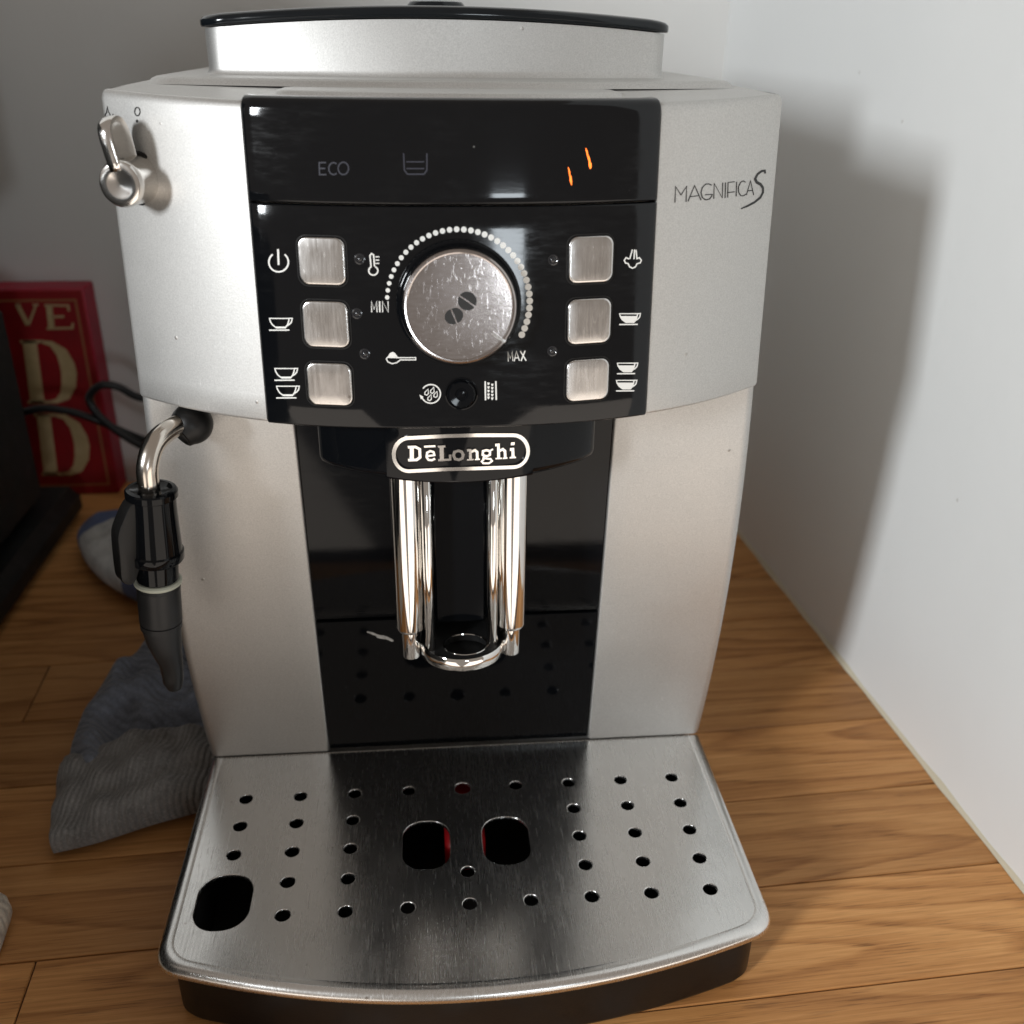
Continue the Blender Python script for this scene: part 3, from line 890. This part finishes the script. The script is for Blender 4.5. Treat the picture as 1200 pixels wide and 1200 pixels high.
# --- printed symbols and painted display glints
d0, d1 = .00003, .00012
for key, nm in (('power_icon', 'power_icon'), ('one_cup_icon', 'one_cup_icon'), ('two_cups_icon', 'two_cups_icon'), ('one_cup_icon_2', 'one_cup_icon'),
                ('two_cups_icon_2', 'two_cups_icon'), ('steam_icon', 'steam_icon'), ('thermometer_icon', 'thermometer_icon'),
                ('min_lettering', 'min_lettering'), ('max_lettering', 'max_lettering'), ('spoon_icon', 'spoon_icon'),
                ('rinse_icon', 'rinse_icon'), ('descale_icon', 'descale_icon')):
    strokes(key, P, d0, d1).obj(nm, 'print_white', cp)
for key in ('eco_lettering', 'water_tank_icon'):
    strokes(key, P, d0, d1).obj(key, 'print_grey', dp)
for key in ('painted_glint', 'painted_glint_2'):  # orange reflections on the display, put in as glowing strokes
    strokes(key, P, d0, d1).obj('painted_glint', 'glint_emissive', dp)

# --- push buttons
for s in (-1, 1):
    for (za, zb) in ((.2521, .2370), (.2317, .2165), (.2111, .1966)):
        xa, xb = (.0366, .0519)
        cx, cz, hw, hh = s * (xa + xb) / 2, (za + zb) / 2, (xb - xa) / 2, (za - zb) / 2
        rows = []
        for k, off in ((1.0, -.0003), (1.0, .0006), (.985, .0009), (.955, .00108), (.91, .00112), (.5, .00112), (.04, .00112)):
            rows.append([P(cx + a * k, cz + b * k, off) for a, b in rsq(hw, hh, .0029)])
        obj('push_button', *grid(rows, True, False, True), 'button_steel', cp, 45)
        rows = [[P(cx + a * k, cz + b * k, off) for a, b in rsq(hw, hh, .0031)] for k, off in ((1.10, .00002), (1.085, .00022), (1.05, .00022), (1.03, -.0003))]
        obj('button_bezel', *grid(rows, True), 'black_plastic', cp, 45)
for x, z in ((-.0320, .2455), (-.0338, .2279), (-.0319, .2145), (.0315, .2448), (.0317, .2145)):
    obj('indicator_light', *lathe(P(x, z), nrm(x, z), [(.0018, -.0002), (.0018, .0002), (.0014, .0003), (.0011, .0001), (.0009, .0003), (.0005, .0006), (.0, .0007)], 20), 'indicator', cp)

# --- ring of strength dots round the dial
DC = (0, .2312)
for i in range(37):
    a = R(-85 + (85 + 117) * i / 36)
    rd = .00072 + .00042 * min(1, i / 30)
    x, z = DC[0] + .0237 * math.sin(a), DC[1] + .0237 * math.cos(a)
    obj('scale_dot', *extrude_poly([(x + rd * math.cos(R(30 * j)), z + rd * math.sin(R(30 * j))) for j in range(12)], P, d0, d1), 'print_white', cp)

# --- dial
nd = nrm(0, DC[1])
dc = P(*DC)
mm = .001
dl = obj('dial', *lathe(dc, nd, [(.0208, -.001), (.0208, .0012), (.0203, .0019), (.0196, .0021), (.0194, .0026), (.0190, .0074), (.0183, .0078), (.012, .0078)], 72), 'black_gloss_clean', cm, 40, (0, 0, Z0))
obj('dial_cap', *lathe(dc, nd, [(.0180, .0070), (.0187, .0074), (.0187, .0081), (.0184, .0087), (.0179, .0090), (.0174, .00895), (.0170, .0088), (.0005, .0088)], 72), 'dial_steel', dl, 8)
dx, dy_, dn = frame(nd)


def DF(a, b, d):
    return dc + dx * a + dy_ * b + dn * (.0088 + d)


def onface(u, v):                                # millimetres right / up on the face
    return u, v


if dx.x < 0:
    sgn = -1
else:
    sgn = 1
for cx, cz, rx, rz, tilt in ((.0024, .0020, .0030, .0029, 35), (-.0020, -.0028, .0025, .0030, 68)):
    for half in (1, -1):
        pts = []
        th = R(-tilt)
        for k in range(13):
            a = R(180 * k / 12)
            u, v = rx * math.cos(a), half * (rz * math.sin(a) * .94 + .00025)
            pts.append((sgn * (cx + u * math.cos(th) - v * math.sin(th)), cz + u * math.sin(th) + v * math.cos(th)))
        obj('bean_mark', *extrude_poly(pts, DF, .00003, .00014), 'print_black', dl)
obj('dial_pointer', *ribbon([(sgn * .0104, -.0082), (sgn * .0126, -.0100), (sgn * .0149, -.0114)], .0011, False, DF, .00005, .0004), 'chrome', dl)

# --- small round button under the dial
bx_, bz_ = .0004, .2006
bn = nrm(bx_, bz_)
rb = obj('round_button', *lathe(P(bx_, bz_), bn, [(.0057, -.0003), (.0057, .0003), (.0053, .0004), (.0050, .0001), (.0048, .0001), (.0047, .0011), (.0043, .0015), (.0022, .0013), (.0019, .0010), (.0015, .0010), (.0012, .0013), (.0, .0014)], 40), 'black_gloss_clean', cm, 30, (0, 0, Z0))

# --- lower front: profile of the curved lower skirt
def yp(z):
    s_ = z / .19
    return -(.100 * z + .006 * s_ * (1 - s_))


zs = [.0008 + .1942 * i / 30 for i in range(31)]
for s in (-1, 1):
    plan = [(.0630, .006), (.0630, .0008), (.0633, .0002), (.0640, 0)] + [(.064 + (.1150 - .064) * i / 6, 0) for i in range(1, 7)]
    plan += [(.1150 + .0040 * math.sin(R(90 * i / 7)), .0040 * (1 - math.cos(R(90 * i / 7)))) for i in range(1, 8)] + [(.119, .03), (.119, .06)]
    rows = [[Vector((s * (x + (.0125 * (z / .19) * (1 - z / .19) * max(0, (x - .08) / .039))), yp(z) + d, z)) for x, d in plan] for z in zs]
    rows.insert(0, [p + Vector((0, .0015, -.0006)) for p in rows[0]])
    mp('lower_panel', grid(rows), 'silver', 50)
SEAM = .0790


def recess(name, z0, z1):
    n = 18
    zz = [z0 + (z1 - z0) * i / n for i in range(n + 1)]
    rows = []
    for i, z in enumerate(zz):
        rows.append([Vector((x, yp(z) + .0014, z)) for x in (-.0625, -.03, 0, .03, .0625)])
    rows.insert(0, [p + Vector((0, .0007, -.0005)) for p in rows[0]])
    rows.insert(0, [p + Vector((0, .004, 0)) for p in rows[0]])
    rows.append([p + Vector((0, .0007, .0005)) for p in rows[-1]])
    rows.append([p + Vector((0, .004, 0)) for p in rows[-1]])
    return mp(name, grid(rows), 'black_gloss_clean', 50)


recess('recess_panel', SEAM + .0010, .1945)
sd = recess('service_door', .0012, SEAM - .0010)
mb = MB()
for sx_, sz_, w_ in ((-.0398, .0716, .0009), (-.0382, .0708, .0014), (-.0366, .0699, .0011), (-.0348, .0688, .0018), (-.0334, .0690, .0010), (-.0322, .0681, .0016), (-.0306, .0668, .0012)):
    mb.add(extrude_poly([(sx_ + w_ * 1.3 * math.cos(R(45 * q_)) * (1 + .3 * math.sin(q_ * 2.7 + sx_ * 900)), sz_ + w_ * .55 * math.sin(R(45 * q_)) - (w_ * .5 * math.cos(R(45 * q_)))) for q_ in range(8)],
                        lambda a_, c_, d_: Vector((a_, yp(c_) + .0014 - d_, c_)), .00002, .00012))
mb.obj('dried_smear', 'dried_milk', sd)
mp('recess_backing', box(-.0630, .0630, .0055, .0075, .001, .19, .0005), 'dark_hole')

# --- spout housing with the badge
HB = .0560


def hy(x):
    return -HB + .021 * (x / .052) ** 2


hp_rows = []
plan = [(-.0525 + .105 * i / 40) for i in range(41)]


def hplan(ins):
    pts = [(-.0525 + ins, -.018), (-.0525 + ins, hy(.0485) + .005)]
    m = 8
    # rounded corner from flank to bowed face
    c0 = Vector((-.0525 + ins, hy(.0485) + .005)); c1 = Vector((-.0525 + ins, hy(.0525) + ins)); c2 = Vector((-.0470, hy(.0470) + ins))
    for i in range(1, m + 1):
        s_ = i / m
        q = c0 * (1 - s_) ** 2 + c1 * 2 * s_ * (1 - s_) + c2 * s_ ** 2
        pts.append((q.x, q.y))
    for i in range(1, 30):
        x = -.0470 + .094 * i / 30
        pts.append((x, hy(x) + ins))
    pts += [(-a, b) for a, b in reversed(pts[:2 + m])]
    return pts


for z, ins in ((.1925, 0), (.1680, 0), (.1662, .0004), (.1652, .0014), (.1648, .003)):
    hp_rows.append([Vector((x, y, z)) for x, y in hplan(ins)])
sh = mp('spout_housing', grid(hp_rows, True, True, True), 'black_gloss_clean', 50)
rows = []
for z, off in ((.1925, .0006), (.1664, .0006), (.1655, .0003), (.1650, -.0015)):
    r_ = []
    for i in range(15):
        x = -.0268 + .0536 * i / 14
        r_.append(Vector((x, hy(x) - off, z)))
    r_ = [r_[0] + Vector((0, .002, 0))] + r_ + [r_[-1] + Vector((0, .002, 0))]
    rows.append(r_)
bp = obj('badge_plate', *grid(rows), 'black_gloss_clean', sh, 50)


def Hm(x, z, d=0):
    return Vector((x, hy(x) - .0006 - d, z))


strokes('logo_frame', Hm, -.0001, .0007).obj('logo_frame', 'badge_chrome', sh, 60)
for i in range(8):
    strokes('logo_letter_%d' % i, Hm, -.0001, .0006).obj('logo_letter', 'badge_chrome', sh, 60)

# --- double coffee spout
sp = mp('spout_body', box(-.0115, .0115, -.0335, -.0200, .0905, .17, .002), 'black_gloss_clean')
for s in (-1, 1):
    x = s * .0207
    cl = mp('spout_column', lathe((x, -.0365, 0), (0, 0, 1), [(.0052, .0915), (.0057, .0920), (.0058, .0930), (.0060, .17)], 40), 'chrome', 40)
    obj('spout_tip', *lathe((x, -.0365, 0), (0, 0, 1), [(.0020, .083), (.0022, .0785), (.0036, .0785), (.0038, .0792), (.0039, .0920)], 32), 'chrome', cl)
    # inner cheek next to the body
    obj('spout_cheek', *box(*sorted((s * .0108, s * .0148)), -.0425, -.0250, .0800, .168, .0012), 'chrome', cl, 60)
# dished plate at the front of the spout with a round drain hole
rx, ryc = .0176, -.0350


def dring(r, z, k=40):
    out = []
    for i in range(k):
        a = 2 * math.pi * i / k
        x, y = r * math.cos(a), r * math.sin(a)
        if y > 0:
            y = min(y * 1.5, .0165 - (.0176 - r) * .5)
            x = math.copysign(min(r, abs(x) * 1.18), x) if abs(x) > 1e-6 else 0
        out.append(Vector((x + .0004, ryc + y * (1.0 if y > 0 else .93), z)))
    return out


rows = [dring(r, z) for r, z in ((.0172, .0792), (.0176, .0797), (.0176, .0842), (.0171, .0849), (.0166, .0845), (.0163, .0838))]
pl = mp('spout_rim', grid(rows, True), 'chrome', 50)
hole = [Vector((.0016 + .0091 * math.cos(2 * math.pi * i / 40), -.0385 + .0078 * math.sin(2 * math.pi * i / 40), .0839)) for i in range(40)]
obj('spout_plate', *grid([dring(.0165, .0839), hole, [p + Vector((0, 0, -.003)) for p in hole]], True), 'smoked_plate', pl, 50)
obj('hole_rim', *tube([p + Vector((0, 0, .0001)) for p in hole] + [hole[0] + Vector((0, 0, .0001))], .00035, 8), 'chrome', pl)
obj('spout_floor', *grid([dring(.0170, .0800), dring(.0168, .0796)], True, True, True), 'dark_hole', pl)

# --- drip tray


def outline(d, z):
    h = W - d
    front = lambda x: -.139 + d + .022 * (x / W) ** 2
    r = .0090
    c0 = Vector((h, front(h) + r)); c1 = Vector((h, front(h))); c2 = Vector((h - r, front(h - r)))
    pts = [(h, .0015 - min(d, .002)), (h, -.05)]
    for i in range(9):
        s_ = i / 8
        q = c0 * (1 - s_) ** 2 + c1 * 2 * s_ * (1 - s_) + c2 * s_ ** 2
        pts.append((q.x, q.y))
    for i in range(1, 40):
        x = (h - r) * (1 - i / 20)
        pts.append((x, front(x)))
    pts += [(-a, b) for a, b in reversed(pts[:11])]
    return [Vector((a, b, z)) for a, b in pts]


cu = bpy.data.curves.new('drip_grid', 'CURVE')
cu.dimensions = '2D'
cu.fill_mode = 'BOTH'
cu.extrude = .00045
cu.bevel_depth = .00035
cu.bevel_resolution = 2
cu.offset = -.00035


def spline(pts):
    s_ = cu.splines.new('POLY')
    s_.points.add(len(pts) - 1)
    for q, p in zip(s_.points, pts):
        q.co = (p[0], p[1], 0, 1)
    s_.use_cyclic_u = True


spline([(p.x, p.y) for p in outline(.0038, 0)])
holes = []
xs9 = [-.0978, -.0735, -.0491, -.0246, 0, .0246, .0491, .0735, .0978]
for yi, y in enumerate((-.0300, -.0470, -.0638, -.0805, -.0974)):
    for xi, x in enumerate(xs9):
        if yi in (1, 2) and xi in (3, 4, 5):
            continue
        if yi == 3 and xi in (0, 3, 5):
            continue
        if yi == 4 and xi == 0:
            continue
        holes.append((x, y))
for i, (x, y) in enumerate(holes):
    rr = .0037 if (abs(x) < .001 and y > -.035) else .0029
    spline([(x + rr * math.cos(2 * math.pi * k / 26), y + rr * math.sin(2 * math.pi * k / 26)) for k in range(26)])
for x, y, w_, h_ in ((-.0170, -.0640, .0102, .0140), (.0172, -.0640, .0102, .0140), (-.0977, -.0888, .0108, .0141)):
    pts = []
    for k in range(48):
        a = 2 * math.pi * k / 48
        u, v = math.cos(a), math.sin(a)
        pts.append((x + w_ * math.copysign(abs(u) ** .85, u), y + math.copysign(h_ - w_ * .92, v) + w_ * .92 * v))
    spline(pts)
tmp = bpy.data.objects.new('tmp', cu)
COL.objects.link(tmp)
dg = bpy.context.evaluated_depsgraph_get()
me = bpy.data.meshes.new_from_object(tmp.evaluated_get(dg))
bpy.data.objects.remove(tmp)
gm = MB()
gm.V = [v.co + Vector((0, 0, -.0008)) for v in me.vertices]
gm.F = [tuple(p.vertices) for p in me.polygons]
rows = [outline(d, z) for d, z in ((.0060, -.0002), (.0057, .00006), (.0050, .00022), (.0036, .00030), (.0022, .00014), (.0010, -.0006), (.0003, -.0017), (0, -.0030), (.0004, -.0044), (.0014, -.0052), (.0030, -.0054))]
gr = obj('drip_grid', gm.V, gm.F, 'brushed_steel', cm, 30, (0, 0, Z0), True)
obj('grid_rim', *grid(rows, True), 'brushed_steel', gr, 60)
rows = [outline(d, z) for d, z in ((.0105, -.0050), (.0048, -.0050), (.0050, -.0300), (.0060, -.0322), (.0085, -.0338), (.0120, -.0338))]
inner = [outline(.0105, -.0052), outline(.0110, -.0300)]
db = mp('drip_basin', grid(rows, True, False, True), 'black_plastic', 50)
obj('basin_inside', *grid(inner, True, False, True), 'dark_hole', db, 50)
mp('level_float', box(-.0090, .0090, -.056, -.014, -.026, -.0085, .002), 'red_plastic')

# --- steam knob
kx, kz = -.1060, .2668
kn = Vector((-.20, -.98, .0)).normalized()
kb = S(kx, kz)
kx_, ky_, kn_ = frame(kn)
sk = mp('steam_knob', lathe(kb, kn, [(.0088, -.006), (.0088, .0006), (.0084, .0011), (.0080, .0011)], 40), 'black_plastic')
obj('knob_hub', *lathe(kb, kn, [(.0080, -.004), (.0078, .0030), (.0074, .0110), (.0075, .0128), (.0074, .0140), (.0069, .0149), (.0060, .0152), (.0040, .0149), (.0003, .0146)], 48), 'knob_steel', sk, 30)
tl = R(9)
lu = (ky_ * math.cos(tl) - kx_ * math.sin(tl) * (1 if kx_.x > 0 else -1)).normalized()
lt_ = kn_.cross(lu).normalized()
prof = [(.0020, .0045), (.0015, .0118), (.0020, .0158), (.0040, .0190), (.0070, .0205), (.0112, .0201), (.0146, .0180), (.0158, .0138), (.0154, .0040)]
prof = [(p.x, p.y) for p in smooth_path([Vector((a, b, 0)) for a, b in prof], 4)]
cxp = sum(a for a, b in prof) / len(prof)
cyp = sum(b for a, b in prof) / len(prof)
rows = []
for k, d in ((.55, .0013), (.80, .0015), (.93, .0022), (1.0, .0016), (1.0, -.0016), (.93, -.0022), (.80, -.0015), (.55, -.0013)):
    rows.append([kb + kn_ * (cxp + (a - cxp) * k) + lu * (cyp + (b - cyp) * k) + lt_ * d for a, b in prof])
obj('knob_lever', *grid(rows, True, True, True), 'knob_steel', sk, 60)

# --- steam wand
sw = mp('steam_wand', lathe((-.0990, -.0270, .1798), (-.55, -.50, -.40), [(.0078 * math.sin(R(a)), .0006 - .0078 * math.cos(R(a))) for a in range(20, 135, 9)] + [(.0056, .0068), (.0050, .0071), (.0042, .0066)], 48), 'black_plastic')
path = smooth_path([(-.0990, -.0270, .1798), (-.1048, -.0340, .1806), (-.1098, -.0410, .1778), (-.1125, -.0450, .1710), (-.1133, -.0455, .1630), (-.1133, -.0455, .1500)], 8)
obj('wand_tube', *tube(path, .0039, 24), 'satin_steel', sw)
wc, wb = Vector((-.1126, -.0455, .1615)), Vector((-.1192, -.0455, .0760))
ax = (wb - wc).normalized()
wl = lambda name, pr, mat, n=40: obj(name, *lathe(wc, ax, pr, n, (0, 1, 0)), mat, sw, 32)
wl('wand_collar', [(.0052, .0008), (.0074, -.0002), (.0088, .0), (.0093, .0006), (.0093, .0028), (.0085, .0034), (.0087, .010), (.0096, .0248), (.0102, .0254), (.0102, .0284), (.0097, .0292), (.0079, .0297), (.0077, .0372), (.0074, .0376)], 'black_gloss_clean')
wl('seal_ring', [(.0070, .0376), (.0082, .0377), (.0088, .0383), (.0088, .0391), (.0082, .0397), (.0070, .0398)], 'rubber_ring')
wl('frothing_sleeve', [(.0072, .0398), (.0078, .0400), (.0080, .0412), (.0081, .0412), (.0080, .0560), (.0076, .0562), (.0075, .0566), (.0079, .0568), (.0078, .0590)], 'grey_plastic')
# tapering nozzle, slanted on its left side
rows = []
for h, r, sh_ in ((.0588, .0074, 0), (.0660, .0066, .0006), (.0710, .0056, .0014), (.0735, .0052, .0019), (.0760, .0046, .0026), (.0830, .0041, .0030), (.0850, .0040, .0030), (.0885, .0028, .0034), (.0893, .0016, .0034)):
    c_ = wc + ax * h + Vector((sh_, 0, 0))
    rows.append([c_ + Vector((math.cos(2 * math.pi * i / 32), math.sin(2 * math.pi * i / 32), 0)) * r for i in range(32)])
obj('wand_nozzle', *grid(rows, True, True, True), 'grey_plastic', sw, 32)
# finger grip: a thick fin on the left of the collar
prof = [(.0060, .0010), (.0095, .0030), (.0130, .0090), (.0146, .0130), (.0150, .0180), (.0149, .0300), (.0142, .0330), (.0120, .0348), (.0100, .0342), (.0080, .0300)]
prof = [(p.x, p.y) for p in smooth_path([Vector((a, b, 0)) for a, b in prof], 3)]
gx = Vector((-.80, -.60, 0)).normalized()
gn = gx.cross(ax).normalized()
cxp = sum(a for a, b in prof) / len(prof); cyp = sum(b for a, b in prof) / len(prof)
rows = []
for k, d in ((.90, .0034), (.97, .0032), (1.0, .0024), (1.0, -.0024), (.97, -.0032), (.90, -.0034)):
    rows.append([wc + gx * (cxp + (a - cxp) * k) + ax * (cyp + (b - cyp) * k) + gn * d for a, b in prof])
obj('wand_grip', *grid(rows, True, True, True), 'black_plastic', sw, 40)

# ------------------------------------------------------------------ power cord looping behind the machine
pts = [(-.420, .330, .070), (-.350, .330, .078), (-.300, .328, .0945), (-.277, .328, .0938), (-.257, .328, .0868), (-.240, .330, .0765), (-.221, .336, .0645), (-.190, .345, .050),
       (-.150, .350, .052), (-.150, .352, .085), (-.195, .342, .098), (-.222, .334, .1005), (-.236, .330, .1105), (-.2475, .328, .1125), (-.2570, .328, .1040), (-.2545, .327, .0935), (-.243, .324, .0810), (-.222, .320, .0670), (-.190, .312, .055), (-.140, .305, .050), (-.110, .296, .050)]
pc = obj('power_cord', *tube(smooth_path(pts, 8), .0029, 12), 'cord_black')
pc['label'] = 'black power cord looping in front of the red sign'
pc['category'] = 'power cord'

# ------------------------------------------------------------------ red lettered sign against the wall
SY = .385
sg = thing('box_sign', 'red wooden block sign with cream letters leaning against the back wall', 'sign', (-.35, SY, 0))
sx0, sx1 = -.425, -.2668


def sgp(name, vf, mat, angle=40, parent=None):
    V_ = [Vector(v) - Vector((-.35, SY, 0)) for v in vf[0]]
    return obj(name, V_, vf[1], mat, sg, angle)


sgp('board', box(sx0, sx1, SY + .0006, SY + .0255, .0, .1705, .0012), 'sign_edge')
sgp('face', box(sx0 + .001, sx1 - .0012, SY, SY + .004, .0012, .1690, .0004), 'sign_red')


def SF(x, z, d=0):
    return Vector((x, SY - d, z + Z0))


fr = MB()
fr.add(ribbon([(-.4170, -.0250), (-.2738, -.0250), (-.2738, .1275), (-.4170, .1275)], .0018, True, SF, -.0002, .0003))
sgp('border_line', (fr.V, fr.F), 'sign_gold')
for k in ('letter_v', 'letter_e', 'letter_d', 'letter_d_2'):
    mb = strokes(k, SF, -.0002, .0004)
    sgp('letter', (mb.V, mb.F), 'sign_cream')

# ------------------------------------------------------------------ black appliance at the left edge
ap = thing('countertop_appliance', 'black countertop appliance cut off by the left edge of the picture', 'appliance', (-.45, .1, 0))


def app(name, vf, mat, angle=40):
    return obj(name, [Vector(v) - Vector((-.45, .1, 0)) for v in vf[0]], vf[1], mat, ap, angle)


app('base', box(-.62, -.2830, -.375, .352, .0, .026, .008), 'black_matte')
app('body', box(-.62, -.2950, -.360, .315, .0262, .185, .012), 'black_matte')
app('light_blocker', box(-.60, -.3050, -.350, -.115, .1852, .283, .012), 'black_matte')  # added out of view to keep window light off the left lower panel
app('neck', box(-.62, -.34, -.10, .300, .1852, .232, .006), 'black_matte')
app('head', box(-.62, -.2800, -.11, .300, .2322, .46, .012), 'grey_plastic')


# ------------------------------------------------------------------ socks and cloth
def blob(spine, name, mat, parent=None, seed=1, wr=.0016, n=44, across=72, flat=.72, loc=(0, 0, 0), folds=(), ridge=(0, 1)):
    """soft flattened body along a spine of (x, y, half width, height)"""
    rnd = random.Random(seed)
    ph = [rnd.uniform(0, 6.28) for _ in range(8)]
    S4 = smooth_path([Vector((a, b, 0)) for a, b, w_, h_ in spine], 10)
    w4 = smooth_path([Vector((w_, h_, 0)) for a, b, w_, h_ in spine], 10)
    rows = []
    m = len(S4)
    for i, (p, wh) in enumerate(zip(S4, w4)):
        t_ = (S4[min(i + 1, m - 1)] - S4[max(i - 1, 0)]).normalized()
        nn = Vector((-t_.y, t_.x, 0))
        s_ = i / (m - 1)
        end = min(1, math.sqrt(max(0, 1 - (1 - min(1, s_ / .10)) ** 2)) * 1.0 + .02) * min(1, math.sqrt(max(0, 1 - (1 - min(1, (1 - s_) / .06)) ** 2)) + .02)
        row = []
        for j in range(across):
            a = 2 * math.pi * j / across
            ca, sa = math.cos(a), math.sin(a)
            u = math.copysign(abs(ca) ** .8, ca) * wh.x * end
            h = wh.y * end
            z = h * (.5 + .5 * math.copysign(abs(sa) ** flat, sa))
            q = p + nn * u
            wv = wr * (math.sin(q.x * 190 + q.y * 120 + ph[0]) + .8 * math.sin(q.x * 90 - q.y * 260 + ph[1]) + .6 * math.sin(q.x * 420 + q.y * 90 + ph[2]))
            wv += ridge[0] * math.sin(ca * ridge[1] + s_ * 4.0 + 1.2 * math.sin(s_ * 9 + ph[3])) * min(1, s_ * 6)
            for fx, fy, fr_, dep in folds:
                dd = ((q.x - fx) ** 2 + (q.y - fy) ** 2) ** .5
                wv -= dep * math.exp(-(dd / fr_) ** 2)
            if sa > 0:
                z = max(.0006, z + wv * sa)
            row.append(Vector((q.x, q.y, z + .0003)) - Vector(loc))
        rows.append(row)
    return obj(name, *grid(rows, True, True, True), mat, parent, 180)


gs = thing('grey_sock', 'crumpled grey knitted sock lying beside the machine under the steam wand', 'sock', (-.165, .05, 0), 'loose socks on the worktop')
blob([(-.146, .156, .014, .016), (-.149, .130, .022, .026), (-.155, .098, .033, .033), (-.159, .066, .038, .031), (-.158, .036, .039, .026), (-.152, .014, .036, .020)], 'foot', 'knit_grey', gs, 3, .0022, ridge=(.0022, 11), folds=((-.165, .040, .016, .010), (-.140, .036, .014, .008), (-.182, .046, .012, .006)), loc=(-.165, .05, 0))
blob([(-.112, .018, .020, .018), (-.132, .017, .026, .026), (-.154, .012, .029, .029), (-.178, .005, .031, .023), (-.197, .001, .031, .018)], 'cuff', 'knit_cuff', gs, 5, .0018, ridge=(.0007, 9), folds=((-.172, -.004, .008, .004), (-.145, .004, .009, .004)), loc=(-.165, .05, 0))
ws = thing('white_sock', 'small white sock with blue ends lying behind the steam wand', 'sock', (-.22, .25, 0), 'loose socks on the worktop')
blob([(-.246, .306, .016, .018), (-.240, .284, .026, .026), (-.224, .258, .030, .029), (-.204, .234, .031, .027), (-.180, .214, .030, .024), (-.146, .196, .028, .020)], 'foot', 'knit_white', ws, 8, .0012, loc=(-.22, .25, 0))
blob([(-.2475, .314, .0145, .019), (-.2440, .300, .0222, .0250), (-.2395, .284, .0272, .0276), (-.2370, .2790, .0280, .0278)], 'toe', 'knit_blue', ws, 8, .0006, loc=(-.22, .25, 0))
blob([(-.196, .227, .0322, .0285), (-.190, .2222, .0320, .0284), (-.183, .2168, .0316, .0276)], 'stripe', 'knit_blue', ws, 8, .0006, loc=(-.22, .25, 0))
for x, y, r_, m_ in ((-.2130, .2330, .0050, 'print_teal'), (-.2210, .2400, .0036, 'print_pink'), (-.2100, .2230, .0030, 'print_ink'), (-.2080, .2390, .0036, 'print_teal')):
    obj('motif', *lathe(Vector((x, y, .0282)) - Vector((-.22, .25, 0)), (0, 0, 1), [(r_ * .3, -.001), (r_, 0), (r_ * .8, .0014), (r_ * .2, .0018)], 12), m_, ws)
cc_ = thing('cream_cloth', 'folded cream cloth at the lower left edge of the picture', 'cloth', (-.22, -.09, 0))
blob([(-.272, -.078, .034, .022), (-.246, -.084, .038, .028), (-.222, -.088, .040, .026), (-.1935, -.090, .032, .014)], 'fold', 'cloth_cream', cc_, 12, .0022, loc=(-.22, -.09, 0), folds=((-.205, -.080, .010, .007), (-.20, -.105, .008, .004)), ridge=(.0012, 7))
blob([(-.272, -.150, .030, .020), (-.246, -.144, .026, .022), (-.216, -.140, .022, .020), (-.186, -.138, .014, .012)], 'fold', 'cloth_cream', cc_, 15, .0018, loc=(-.22, -.09, 0))
